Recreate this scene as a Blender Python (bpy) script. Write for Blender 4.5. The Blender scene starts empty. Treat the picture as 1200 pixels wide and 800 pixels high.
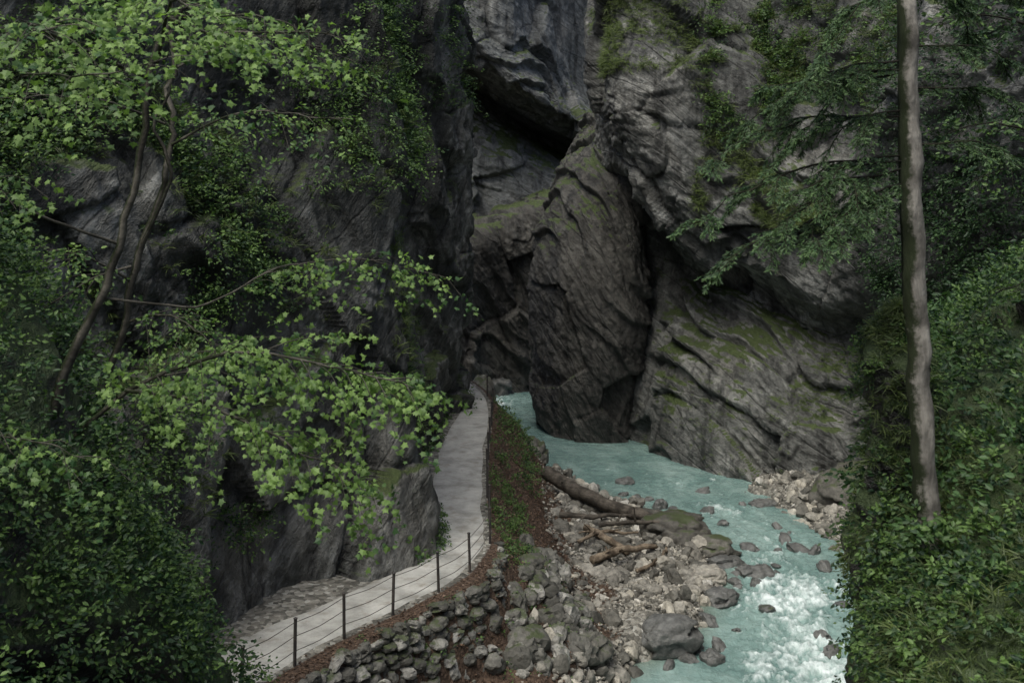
import bpy, math, random, bmesh
import numpy as np
rng=np.random.default_rng(7); random.seed(7)
UP=np.array([0,0,1.0])
# ---------------------------------------------------------------- noise
_perm=np.random.default_rng(1).permutation(256); _perm=np.concatenate([_perm,_perm,_perm])
_g=np.random.default_rng(2).normal(size=(256,3)); _g/=np.linalg.norm(_g,axis=1)[:,None]
_R=np.random.default_rng(3).random((256,8))
def _h(i,s): return _perm[_perm[_perm[(i[...,0]+s*17)&255]+(i[...,1]&255)]+(i[...,2]&255)]
def pn(p,seed=0):
    f=np.floor(p); i=f.astype(int); t=p-f; u=t*t*t*(t*(t*6-15)+10)
    r=0
    for dx in(0,1):
        for dy in(0,1):
            for dz in(0,1):
                g=_g[_h(i+np.array([dx,dy,dz]),seed)&255]
                d=((t-np.array([dx,dy,dz]))*g).sum(-1)
                w=(u[...,0] if dx else 1-u[...,0])*(u[...,1] if dy else 1-u[...,1])*(u[...,2] if dz else 1-u[...,2])
                r=r+d*w
    return r*1.5
def fbm(p,o=4,seed=0,gain=.5):
    a=1;r=0;p=p+seed*3.7
    for k in range(o):
        r=r+a*pn(p,seed+k); p=p*2.03+11.3; a*=gain
    return r
def facet(p,s,seed=0):
    q=p/s; b=np.floor(q).astype(int); best=np.full(q.shape[:-1],9e9); sec=best.copy(); val=np.zeros_like(best)
    for dx in(-1,0,1):
        for dy in(-1,0,1):
            for dz in(-1,0,1):
                c=b+np.array([dx,dy,dz]); r=_R[_h(c,seed)&255]; d=q-(c+r[...,:3]); d2=(d*d).sum(-1)
                v=(r[...,6]-.5)+((r[...,3:6]-.5)*d).sum(-1)*2.2
                m=d2<best; sec=np.where(m,best,np.minimum(sec,d2)); val=np.where(m,v,val); best=np.where(m,d2,best)
    e=np.sqrt(sec)-np.sqrt(best)
    return val, e
def sstep(a,b,x): t=np.clip((x-a)/(b-a),0,1); return t*t*(3-2*t)
def nrm(v): return v/np.maximum(np.linalg.norm(v,axis=-1,keepdims=True),1e-9)
# ---------------------------------------------------------------- mesh helpers
def link(o,parent=None):
    bpy.context.scene.collection.objects.link(o)
    if parent: o.parent=parent
    return o
def empty(name):
    e=bpy.data.objects.new(name,None); return link(e)
def mk(name,V,F,mat,parent=None,smooth=False,attrs=None):
    if not isinstance(F,list): F=[F]
    me=bpy.data.meshes.new(name); V=np.asarray(V,dtype=np.float32)
    me.vertices.add(len(V)); me.vertices.foreach_set('co',V.ravel())
    nl=sum(f.size for f in F); nf=sum(len(f) for f in F)
    me.loops.add(nl); me.polygons.add(nf)
    me.loops.foreach_set('vertex_index',np.concatenate([f.ravel() for f in F]).astype(np.int32))
    st=[];o=0
    for f in F:
        st.append(o+np.arange(len(f))*f.shape[1]); o+=f.size
    me.polygons.foreach_set('loop_start',np.concatenate(st).astype(np.int32))
    me.update(calc_edges=True)
    me.polygons.foreach_set('use_smooth',np.full(nf,smooth))
    for k,a in (attrs or {}).items():
        at=me.attributes.new(k,'FLOAT','POINT'); at.data.foreach_set('value',np.asarray(a,dtype=np.float32).ravel())
    me.materials.append(mat); me.validate(); me.update()
    return link(bpy.data.objects.new(name,me),parent)
def resample(A,n):
    m=len(A); t=np.linspace(0,m-1,n); i=np.minimum(t.astype(int),m-2); f=(t-i).reshape((-1,)+(1,)*(A.ndim-1))
    p0=A[np.maximum(i-1,0)];p1=A[i];p2=A[i+1];p3=A[np.minimum(i+2,m-1)]
    c=.5*((2*p1)+(-p0+p2)*f+(2*p0-5*p1+4*p2-p3)*f*f+(-p0+3*p1-3*p2+p3)*f**3)
    return .55*c+.45*(p1*(1-f)+p2*f)
def gridF(nv,nu):
    i=np.arange(nv*nu).reshape(nv,nu)
    return np.stack([i[:-1,:-1],i[:-1,1:],i[1:,1:],i[1:,:-1]],-1).reshape(-1,4)
def gnorm(P):
    return nrm(np.cross(np.gradient(P,axis=1),np.gradient(P,axis=0)))
def sheet(name,cp,nu,nv,disp,mat,ref=(3,40,6)):
    cp=np.array(cp,dtype=float); P=resample(cp,nv); P=resample(P.transpose(1,0,2),nu).transpose(1,0,2)
    N=gnorm(P); F=gridF(nv,nu)
    if (N*(np.array(ref)-P)).sum(-1).mean()<0: N=-N
    P=P+N*disp(P)[...,None]
    N2=gnorm(P)
    if (N2*N).sum(-1).mean()<0: N2=-N2
    a=P.reshape(-1,3)
    fn=np.cross(a[F[:,1]]-a[F[:,0]],a[F[:,3]]-a[F[:,0]])
    if (fn*N2.reshape(-1,3)[F[:,0]]).sum(-1).mean()<0: F=F[:,::-1]
    o=mk(name,a,F,mat,smooth=True)
    return o,a,N2.reshape(-1,3)
def rock(sdir,per=2.2,big=1.0,fa=.55,sa=.45,seed=0,fine=1.0,el=.5,ymax=None):
    sdir=np.array(sdir,dtype=float); sdir/=np.linalg.norm(sdir)
    def f(P):
        s=P@sdir
        Q=P+sdir*(s[...,None])*el
        w=fbm(P*.12,3,seed+5)
        ym=1 if ymax is None else sstep(ymax+2,ymax-1,P[...,1])
        d=big*fbm(P*.09,2,seed)*1.2+.22*fbm(P*.35,2,seed+8)
        v,e=facet(Q+w[...,None]*1.2,6.5,seed+1); d=d+ym*(fa*1.2*v-.25*fa*np.exp(-(e/.03)**2))
        v,e=facet(Q+w[...,None]*.6,2.3,seed+2); msk=sstep(-.1,.5,fbm(P*.17,2,seed+7)); d=d+ym*fa*.42*v*msk
        v,e=facet(P+sdir*(s[...,None])*1.8+w[...,None]*.4,.9,seed+6); d=d+ym*fa*.12*v*(.2+msk)
        q=s/per+w*1.3; fr=q-np.floor(q); m2=np.clip(fbm(P*.13,2,seed+9)+.5,0,1); d=d+ym*sa*(sstep(0,.12,fr)*(1-fr)-.4)*m2*1.3
        q=s/(per*.23)+w*4; fr=q-np.floor(q); d=d+ym*sa*.18*(sstep(0,.2,fr)*(1-fr)-.4)*np.clip(fbm(P*.3,2,seed+12)+.5,0,1)
        Q2=P*.8+sdir*(s[...,None])*2.8
        d=d+fine*(.085*fbm(Q2*1.2,4,seed+3)+.05*fbm(P*2.4,4,seed+4,.55))
        return d
    return f
def tube(pts,rad,sides=8,n=None,wob=0,seed=0):
    pts=np.array(pts,dtype=float); rad=np.array(rad,dtype=float)
    n=n or max(2,len(pts)*4); P=resample(pts,n); r=resample(rad[:,None],n)[:,0]
    if wob: P=P+wob*np.stack([pn(P*2+k*9.1,seed) for k in range(3)],-1)*np.linspace(0,1,n)[:,None]
    T=nrm(np.gradient(P,axis=0)); a=np.array([0.31,.9,.2]) ; A=nrm(np.cross(T,a)); B=np.cross(T,A)
    th=np.arange(sides)/sides*2*np.pi
    V=P[:,None]+r[:,None,None]*(np.cos(th)[None,:,None]*A[:,None]+np.sin(th)[None,:,None]*B[:,None])
    i=np.arange(n*sides).reshape(n,sides); j=np.roll(i,-1,1)
    F=np.stack([i[:-1],j[:-1],j[1:],i[1:]],-1).reshape(-1,4)
    return V.reshape(-1,3),F,P
class Tubes:
    def __init__(s): s.V=[];s.F=[];s.o=0
    def add(s,*a,**k):
        V,F,P=tube(*a,**k); s.V.append(V); s.F.append(F+s.o); s.o+=len(V); return P
    def build(s,name,mat,parent=None,noise=0,ns=6):
        V=np.concatenate(s.V)
        if noise: V=V+noise*np.stack([fbm(V*ns+k*7.7,3,k) for k in range(3)],-1)
        return mk(name,V,np.concatenate(s.F),mat,parent,smooth=True)
# ---------------------------------------------------------------- material helpers
def newmat(name):
    m=bpy.data.materials.new(name); m.use_nodes=True; nt=m.node_tree; nt.nodes.clear()
    return m,nt
class G:
    def __init__(s,nt): s.nt=nt
    def n(s,t,**k):
        x=s.nt.nodes.new(t)
        for a,b in k.items(): setattr(x,a,b)
        return x
    def l(s,a,b): s.nt.links.new(a,b)
    def noise(s,vec,scale,detail=4,rough=.6,dist=0):
        x=s.n('ShaderNodeTexNoise'); x.inputs['Scale'].default_value=scale; x.inputs['Detail'].default_value=min(detail,5)
        x.inputs['Roughness'].default_value=rough; x.inputs['Distortion'].default_value=dist
        if vec is not None: s.l(vec,x.inputs['Vector'])
        return x.outputs['Fac']
    def ramp(s,f,stops):
        x=s.n('ShaderNodeValToRGB'); e=x.color_ramp.elements
        while len(e)<len(stops): e.new(.5)
        for k,(p,c) in enumerate(stops):
            e[k].position=p; e[k].color=(c,c,c,1) if not isinstance(c,tuple) else c+(1,)
        s.l(f,x.inputs[0]); return x.outputs[0]
    def mix(s,f,a,b,mode='MIX'):
        x=s.n('ShaderNodeMix',data_type='RGBA',blend_type=mode)
        for i,v in((0,f),(6,a),(7,b)):
            if isinstance(v,tuple): x.inputs[i].default_value=v+(1,)
            elif isinstance(v,(int,float)): x.inputs[i].default_value=v
            else: s.l(v,x.inputs[i])
        return x.outputs[2]
    def math(s,op,a,b=0):
        x=s.n('ShaderNodeMath',operation=op)
        for i,v in((0,a),(1,b)):
            if isinstance(v,(int,float)): x.inputs[i].default_value=v
            else: s.l(v,x.inputs[i])
        return x.outputs[0]
    def mapping(s,vec,rot=(0,0,0),scale=(1,1,1)):
        x=s.n('ShaderNodeMapping'); x.inputs['Rotation'].default_value=rot; x.inputs['Scale'].default_value=scale
        s.l(vec,x.inputs['Vector']); return x.outputs[0]
    def bump(s,h,st,dist,nrm=None):
        x=s.n('ShaderNodeBump'); x.inputs['Strength'].default_value=st; x.inputs['Distance'].default_value=dist
        s.l(h,x.inputs['Height'])
        if nrm is not None: s.l(nrm,x.inputs['Normal'])
        return x.outputs[0]
    def out(s,sh):
        o=s.n('ShaderNodeOutputMaterial'); s.l(sh,o.inputs[0])
    def bsdf(s,col,rough=.8,nrm=None,spec=.5):
        x=s.n('ShaderNodeBsdfPrincipled')
        if isinstance(col,tuple): x.inputs['Base Color'].default_value=col+(1,)
        else: s.l(col,x.inputs['Base Color'])
        if isinstance(rough,(int,float)): x.inputs['Roughness'].default_value=rough
        else: s.l(rough,x.inputs['Roughness'])
        x.inputs['Specular IOR Level'].default_value=spec
        if nrm is not None: s.l(nrm,x.inputs['Normal'])
        return x.outputs[0]
def rockmat(name,dark,mid,light,roll,moss=.5,mosscol=(.05,.07,.02),brown=(.10,.092,.076),sq=2.0):
    m,nt=newmat(name); g=G(nt); geo=g.n('ShaderNodeNewGeometry'); P=geo.outputs['Position']
    st=g.mapping(g.mapping(P,rot=(0,roll,.2)),scale=(.42,.5,sq))
    a=g.noise(P,.2,4,.6,.4); b=g.noise(st,.8,5,.72,.4); c=g.noise(P,2.6,5,.78); stain=g.noise(g.mapping(P,scale=(1.3,1.3,.12)),.9,4,.65)
    col=g.ramp(g.math('ADD',g.math('MULTIPLY',a,.6),g.math('MULTIPLY',b,.45)),[(.40,dark),(.53,mid),(.64,light)])
    col=g.mix(g.ramp(a,[(.50,0.0),(.66,.6)]),col,brown)
    col=g.mix(1.0,col,g.ramp(c,[(.32,.5),(.5,1.0),(.68,1.4)]),'MULTIPLY')
    col=g.mix(1.0,col,g.ramp(stain,[(.38,.34),(.50,1.0)]),'MULTIPLY')
    vd=g.n('ShaderNodeTexVoronoi',feature='DISTANCE_TO_EDGE'); vd.inputs['Scale'].default_value=.34
    g.l(g.mix(.12,st,c),vd.inputs['Vector'])
    crack=g.ramp(vd.outputs['Distance'],[(0.0,0.0),(.025,1.0)])
    col=g.mix(1.0,col,g.ramp(crack,[(0.0,.55),(1.0,1.0)]),'MULTIPLY')
    sep=g.n('ShaderNodeSeparateXYZ'); g.l(geo.outputs['Normal'],sep.inputs[0])
    mn=g.noise(P,.33,5,.7)
    mm=g.math('ADD',g.math('MULTIPLY',sep.outputs[2],.5),g.math('ADD',mn,g.math('MULTIPLY',c,.25)))
    mm=g.ramp(mm,[(1.02-moss*.32,0.0),(1.18-moss*.32,1.0)])
    mc=g.mix(c,tuple(x*.4 for x in mosscol),tuple(x*1.8 for x in mosscol))
    col=g.mix(mm,col,mc)
    h=g.math('ADD',b,g.math('ADD',g.math('MULTIPLY',c,.7),g.math('MULTIPLY',crack,.15)))
    n1=g.bump(h,1.0,.34)
    rough=g.ramp(stain,[(.36,.42),(.55,.8)])
    g.out(g.bsdf(col,rough,n1,.5)); return m
R_mat=rockmat('rock_limestone_grey',(.052,.053,.050),(.128,.130,.122),(.35,.352,.335),math.radians(-38),moss=.28)
C_mat=rockmat('rock_back_wall',(.07,.074,.073),(.155,.161,.157),(.27,.275,.27),math.radians(-30),moss=.2)
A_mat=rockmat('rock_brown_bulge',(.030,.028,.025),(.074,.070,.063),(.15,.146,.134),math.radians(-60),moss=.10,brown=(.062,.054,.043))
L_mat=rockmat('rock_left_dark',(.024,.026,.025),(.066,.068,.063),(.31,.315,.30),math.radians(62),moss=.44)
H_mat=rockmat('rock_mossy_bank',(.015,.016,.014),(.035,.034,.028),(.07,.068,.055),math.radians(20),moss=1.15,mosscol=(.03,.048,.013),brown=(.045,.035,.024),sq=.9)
def leafmat(name,lo,hi,tr=.3):
    m,nt=newmat(name); g=G(nt); a=g.n('ShaderNodeAttribute',attribute_name='tone')
    col=g.ramp(a.outputs['Fac'],[(0.0,lo),(.55,tuple((x+y)/2*.95 for x,y in zip(lo,hi))),(1.0,hi)])
    b=g.bsdf(col,.5,None,.35); t=g.n('ShaderNodeBsdfTranslucent'); g.l(g.mix(1.0,col,(1.3,1.5,.7),'MULTIPLY'),t.inputs['Color'])
    x=g.n('ShaderNodeMixShader'); x.inputs[0].default_value=tr; g.l(b,x.inputs[1]); g.l(t.outputs[0],x.inputs[2]); g.out(x.outputs[0]); return m
LM=leafmat('leaf_maple',(.04,.09,.03),(.20,.31,.085),.35)
LS=leafmat('leaf_shrub',(.014,.038,.015),(.12,.20,.055),.3)
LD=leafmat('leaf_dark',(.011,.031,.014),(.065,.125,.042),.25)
LG=leafmat('grass_blades',(.04,.062,.02),(.16,.21,.065),.3)
LN=leafmat('spruce_needles',(.018,.048,.022),(.12,.20,.075),.2)
LP=leafmat('leaf_litter_dead',(.045,.028,.02),(.17,.11,.075),.1)
def barkmat(name,lo,hi,moss=0,ver=(6,6,.8),ms=.35):
    m,nt=newmat(name); g=G(nt); geo=g.n('ShaderNodeNewGeometry'); P=geo.outputs['Position']
    f=g.noise(g.mapping(P,scale=ver),2.2,5,.7,.3); f2=g.noise(P,2.5,4)
    col=g.ramp(f,[(.3,lo),(.7,hi)]); col=g.mix(g.ramp(f2,[(.42,0.0),(.62,.85)]),col,tuple(x*.6 for x in lo))
    if moss:
        sep=g.n('ShaderNodeSeparateXYZ'); g.l(geo.outputs['Normal'],sep.inputs[0])
        mm=g.math('ADD',g.math('MULTIPLY',sep.outputs[0],-ms),g.math('ADD',g.math('MULTIPLY',f2,.5),g.math('MULTIPLY',g.noise(P,14.0,5,.7),.5)))
        col=g.mix(g.ramp(mm,[(.62-moss*.2,0.0),(.78-moss*.2,1.0)]),col,(.018,.024,.010))
    g.out(g.bsdf(col,.9,g.bump(f,.9,.035),.2)); return m
BK=barkmat('bark_pale',(.12,.11,.095),(.31,.29,.255),.25,(6,6,1.6),.32)
BD=barkmat('bark_dark_mossy',(.014,.012,.009),(.035,.03,.022),.8)
BT=barkmat('bark_twig',(.05,.045,.037),(.13,.12,.10),.4,(3,3,3))
BL=barkmat('driftwood',(.12,.09,.065),(.33,.27,.20),0,(2,2,9))
BL2=barkmat('driftwood_dark',(.05,.044,.037),(.15,.13,.108),0,(2,2,9))
# ---------------------------------------------------------------- leaves
def fold(pts,z=.12):
    k=len(pts); L=[(x,y,z*abs(x)*2) for x,y in pts]; Rr=[(-x,y,z*abs(x)*2) for x,y in pts[1:-1]]
    V=np.array(L+Rr,dtype=float); F1=list(range(k)); F2=[0]+[k-1]+[k+i for i in range(k-2)][::-1]
    return V,[tuple(F1),tuple(F2)]
MAPLE=fold([(0,0),(.16,.02),(.42,-.06),(.34,.18),(.60,.42),(.33,.46),(.22,.62),(.10,.66),(0,1.0)],-.12)
OVAL=fold([(0,0),(.24,.28),(.22,.62),(0,1)],.14)
THIN=(np.array([(-.10,0,0),(.10,0,0),(.07,1,0),(-.07,1,0)],dtype=float),[(0,1,2,3)])
BLADE=(np.array([(-.03,0,0),(.03,0,0),(.026,.4,.12),(-.026,.4,.12),(.018,.75,.08),(-.018,.75,.08),(0,1,-.12)],dtype=float),[(0,1,2,3),(3,2,4,5),(5,4,6)])
def leaves(name,P,D,N,S,T,shape,mat,parent=None):
    P,D,N,S,T=map(np.asarray,(P,D,N,S,T)); D=nrm(D); X=nrm(np.cross(D,N)); N=np.cross(X,D)
    L,fs=shape; k=len(L); n=len(P)
    V=P[:,None]+S[:,None,None]*(L[None,:,0,None]*X[:,None]+L[None,:,1,None]*D[:,None]+L[None,:,2,None]*N[:,None])
    by={}
    for f in fs: by.setdefault(len(f),[]).append(f)
    F=[]; off=(np.arange(n)*k)[:,None,None]
    for q,fl in by.items(): F.append((np.array(fl)[None]+off).reshape(-1,q))
    return mk(name,V.reshape(-1,3),F,mat,parent,attrs={'tone':np.repeat(T,k)})
def sprays(O,D,L,k,size,width=.45,droop=.35,face=(0,-.5,.6),tb=.45,tv=.35,jit=.45):
    m=len(O); D=nrm(D); side=nrm(np.cross(D,UP+rng.normal(size=(m,3))*.25))
    t=rng.random((m,k))**.8; sg=np.where(rng.random((m,k))<.5,-1,1.); w=rng.random((m,k))*(1.05-t)*width+.03
    P=O[:,None]+D[:,None]*(L[:,None]*t)[...,None]+side[:,None]*(sg*w*L[:,None])[...,None]
    P[...,2]-=(t**2)*droop*L[:,None]+w*L[:,None]*.25
    P+=rng.normal(size=P.shape)*.04*L[:,None,None]
    ld=D[:,None]*.7+side[:,None]*(sg*.8)[...,None]+rng.normal(size=P.shape)*.35; ld[...,2]-=.35
    ln=np.array(face)+rng.normal(size=P.shape)*jit
    S=size*(.6+.7*rng.random((m,k))); tt=np.clip(tb+rng.normal(size=(m,1))*tv*.6+rng.normal(size=(m,k))*tv*.5,0,1)
    return [a.reshape(-1,*a.shape[2:]) for a in(P,ld,ln,S,tt)]
def cat(L): return [np.concatenate(x) for x in zip(*L)]
def pick(P,N,mask,n):
    idx=np.nonzero(mask)[0]; j=rng.choice(idx,min(n,len(idx)),replace=False) if len(idx)>n else idx
    return P[j],N[j]
# ================================================================ TERRAIN
path_c=np.array([(-12.5,17),(-9.6,21.6),(-8.0,24.3),(-6.75,26.5),(-5.4,28.9),(-3.75,31.2),(-2.35,33.5),(-1.75,36),(-1.8,39.3),(-2.1,43.8),(-2.1,49.4),(-1.85,56.6),(-2.3,61),(-3.4,65),(-5.6,69),(-9,73)])
pc=resample(path_c,420)
pt=nrm(np.gradient(pc,axis=0)); pr=np.stack([pt[:,1],-pt[:,0]],-1)
hw=np.interp(pc[:,1],[17,26,33,40,44,50,57,66],[1.05,1.05,1.0,.85,1.05,1.0,.75,.7])
def pathdist(x,y):
    sh=x.shape; q=np.stack([x.ravel(),y.ravel()],-1); out=np.zeros(len(q))
    sub=pc[::3]; sr=pr[::3]; shw=hw[::3]
    for a in range(0,len(q),20000):
        d=q[a:a+20000,None]-sub[None]; d2=(d**2).sum(-1); i=d2.argmin(1)
        s=np.sign((d[np.arange(len(i)),i]*sr[i]).sum(-1)); out[a:a+20000]=s*np.sqrt(d2[np.arange(len(i)),i])-shw[i]
    return out.reshape(sh)
RY=[20,30,33,34.5,36,37.6,39.2,41.7,45.4,51.2,54.7,57,62,66,72,78,90]
RX=[1.6,1.9,2.2,2.8,3.9,5.6,6.3,7.5,7.8,6.0,3.7,2.0,1.0,.5,-.8,-1.6,-1.8]
RRY=[20,34,40,46.5,51,55,58,90]; RRX=[12,12.6,13,13.2,12.2,11.2,14,10]
xs=np.arange(-24,26,.14); ys=np.arange(4,96,.16); X,Y=np.meshgrid(xs,ys)
W=np.stack([X,Y,np.zeros_like(X)],-1)
pd=pathdist(X,Y)
rl=np.interp(Y,RY,RX)+fbm(W*.6,3,3)*.5; rr=np.interp(Y,RRY,RRX)+fbm(W*.5,3,8)*.5
drop=np.interp(Y,[20,34,38,60],[.9,.9,2.6,2.4]); lip=np.interp(Y,[20,34,38,60],[.75,.6,.25,.3])
t=np.clip((pd-lip)/drop,0,1)
zb=-3.15+fbm(W*.35,4,2)*.22+fbm(W*2,3,6)*.06
zb=zb+1.3*np.exp(-((pd-1.8)/1.5)**2)*(.4+.6*sstep(44,34,Y))*sstep(28,33,Y)
z=np.where(pd<0,0,0*(1-t)+zb*t)
z=np.where(pd>lip,z+ (fbm(W*1.3,4,4)*.16)*np.minimum(t*4,1),z+fbm(W*1.5,3,4)*.03*sstep(0,.3,pd))
inr=sstep(-.9,.9,X-rl)*sstep(-.9,.9,rr-X); z=z*(1-inr)+(-4.3+fbm(W*.7,3,5)*.3)*inr
z=np.where(X>rr,z+sstep(0,2.5,X-rr)*.5,z)
lw=drop+lip+np.interp(Y,[30,40,46,60],[1.6,1.6,.6,.6])+fbm(W*.5,3,9)*.9
lit=sstep(.0,.3,pd)*sstep(lw+.6,lw-.5,pd)*np.where(Y>24,1,0)
gm,nt=newmat('ground_gravel_and_soil'); g=G(nt); geo=g.n('ShaderNodeNewGeometry'); Pp=geo.outputs['Position']
v1=g.n('ShaderNodeTexVoronoi'); v1.inputs['Scale'].default_value=7; g.l(Pp,v1.inputs['Vector'])
sepc=g.n('ShaderNodeSeparateColor'); g.l(v1.outputs['Color'],sepc.inputs[0])
c1=g.ramp(sepc.outputs[0],[(0.0,(.10,.096,.084)),(.5,(.22,.208,.18)),(.9,(.36,.345,.305)),(1.0,(.48,.47,.43))])
c1=g.mix(1.0,c1,g.ramp(g.noise(Pp,.6,4),[(.35,.6),(.65,1.1)]),'MULTIPLY')
a=g.n('ShaderNodeAttribute',attribute_name='litter'); lc=g.ramp(g.noise(Pp,11,5,.75),[(.3,(.028,.019,.014)),(.5,(.085,.056,.04)),(.72,(.19,.13,.093))])
lf=g.ramp(g.math('ADD',g.math('MULTIPLY',a.outputs['Fac'],1.0),g.math('MULTIPLY',g.noise(Pp,1.2,4),.6)),[(.7,0.0),(.95,1.0)])
col=g.mix(lf,c1,lc)
hh=g.math('SUBTRACT',1.0,v1.outputs['Distance'])
g.out(g.bsdf(col,.85,g.bump(g.math('ADD',hh,g.noise(Pp,20,4)),.9,.08),.3))
mk('ground',np.stack([X,Y,z],-1).reshape(-1,3),gridF(*X.shape),gm,smooth=True,attrs={'litter':lit})
def _ij(x,y): return np.clip(((y-ys[0])/.16).astype(int),0,len(ys)-1),np.clip(((x-xs[0])/.14).astype(int),0,len(xs)-1)
def gz(x,y): return z[_ij(x,y)]
def litter_at(x,y): return lit[_ij(x,y)]
nw=15; e=np.linspace(-1,1,nw)
wobL=np.array([[1+.12*pn(np.array([k*.06,s_*5.,0.]),4) for s_ in (0,1)] for k in range(len(pc))])
pw=hw[:,None]*e[None]*np.where(e[None]<0,wobL[:,:1],wobL[:,1:])
PV=np.zeros((len(pc),nw,3)); PV[...,:2]=pc[:,None]+pr[:,None]*pw[...,None]; PV[...,2]=.03+fbm(np.concatenate([PV[...,:2]*.8,PV[...,2:]],-1),3,2)*.02
PV[:,0,2]=-.08; PV[:,-1,2]=-.08
pm,nt=newmat('path_gravel'); g=G(nt); geo=g.n('ShaderNodeNewGeometry'); Pp=geo.outputs['Position']
c=g.ramp(g.noise(Pp,.9,5,.7),[(.34,(.25,.246,.228)),(.5,(.385,.38,.355)),(.66,(.50,.49,.46))])
c=g.mix(g.ramp(g.noise(Pp,30,3,.8),[(.5,0.0),(.8,.6)]),c,(.18,.175,.16)); c=g.mix(g.ramp(g.noise(Pp,1.7,5,.7),[(.53,0.0),(.72,.7)]),c,(.20,.172,.135))
g.out(g.bsdf(c,.8,g.bump(g.noise(Pp,22,5,.8),.5,.02),.3)); mk('gravel_path',PV.reshape(-1,3),gridF(len(pc),nw)[:,::-1],pm,smooth=True)
# ================================================================ CLIFFS
Lb=[(-17,9),(-13.5,18),(-10.4,24.2),(-8.0,28.0),(-5.6,31.9),(-2.95,35.2),(-3.1,37.5),(-3.8,40.5),(-4.1,44.5),(-4.1,49),(-3.4,53),(-2.85,57),(-3.2,60),(-5.4,63.5),(-8,68)]
def lrow(zv,leanL,leanR,extra=None):
    r=[]
    for k,(x,y) in enumerate(Lb):
        f=max(0,min(1,(k-1)/4)); ln=leanL*(1-f)+leanR*f; dx,dy=(-.8,.35) if k<6 else (-1,0)
        e=(extra or {}).get(k,(0,0)); r.append((x+dx*ln+e[0],y+dy*ln+e[1],zv))
    return r
Lcp=[lrow(-2,0,0),lrow(2,.4,.1,{11:(.15,0)}),lrow(5,1,.35,{10:(.3,0),11:(.7,0),12:(.5,0)}),lrow(8,1.8,.35,{4:(.3,-.2),10:(.4,0),11:(.9,0),12:(.7,0)}),lrow(11,2.5,.45,{4:(-.3,.3),3:(.3,-.3),10:(.5,0),11:(1.0,0),12:(.8,0)}),lrow(13.2,3.6,.9,{4:(-.8,.6),10:(1,0),11:(1.4,0),12:(1.2,0)}),lrow(15,4.2,1.6,{10:(1.6,0),11:(2.0,0),12:(1.6,0)}),lrow(20,5.2,1.8,{10:(1.7,0),11:(2.2,0),12:(1.6,0)}),lrow(26,6.5,2.2,{10:(1.8,0),11:(2.3,0),12:(1.6,0)})]
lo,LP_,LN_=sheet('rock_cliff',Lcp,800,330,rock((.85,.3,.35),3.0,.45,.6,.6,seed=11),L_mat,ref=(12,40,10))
Bx=[[(5,70,-5),(6,67,-5),(8.2,61.5,-5),(11,57.3,-5),(13.2,55.7,-5),(15.8,54,-5),(18.3,48,-5),(19.5,40,-5),(19,26,-5),(17,12,-5)],
[(5,70,-1),(6,67.3,-1),(8.4,62,-1),(11.1,57.8,-1),(13.4,56,-1),(16,54.3,-1),(18.5,48,-1),(19.3,40,-1),(18.6,26,-1),(17,12,-1)],
[(5,70,3),(6.2,68,3),(8.7,64,3),(11.4,60.3,2.6),(13.8,58,2.2),(16.2,55.2,1.8),(18.3,48,3),(19,40,3),(18.5,26,3),(17,12,3)],
[(5,71,8),(6.6,69.5,8),(9.2,66,6.8),(11.9,62.8,5.6),(14.2,60,4.4),(16.6,56.8,3.6),(18,48,6),(18.8,40,6),(18,26,6),(17,12,6)],
[(5.2,70,11),(6.8,67.5,10.6),(9.2,63.6,8.4),(11.6,60.6,6.8),(14,58.4,5.4),(16.4,55.4,4.6),(17.6,47.5,8),(18.6,40,8),(18,26,8),(17,12,8)],
[(4.9,68,12.2),(6.0,61.5,12),(8.4,58.6,9.4),(10.8,57.8,7.8),(13.6,56.4,6.4),(15.8,54.2,5.6),(17.4,47.5,10),(18.4,40,10),(18,26,10),(17.4,12,10)],
[(4.7,68,15),(5.0,60.5,15),(7.4,57.4,12.5),(10.4,57.2,11),(13.4,56.4,9.5),(15.4,54.2,8.6),(17.3,47.5,13),(18.4,40,13),(18,26,13),(17.6,12,13)],
[(4.5,68,18),(4.7,60.3,18),(7.4,57.4,17),(10.2,58.4,16.5),(13.4,58,14.5),(15.6,55.5,13.5),(17.6,47.5,17),(18.6,40,17),(18.4,26,17),(18,12,17)],
[(4.6,69,22),(5.0,61.5,22),(7.8,59,22),(11,61,22),(14,60.5,20),(16,57.5,20),(18.4,48,21),(19.5,40,21),(19.5,26,21),(19,12,21)],
[(5.2,71,29),(6,64,29),(8.8,62.5,29),(12,65,29),(15,64,28),(17,60,28),(19.6,49,28),(21,40,28),(21,26,28),(21,12,28)]]
bo,BP,BN=sheet('rock_cliff',Bx,760,360,rock((.57,.2,.8),2.4,.5,.5,.65,seed=23,ymax=64),R_mat,ref=(5,35,10))
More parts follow.
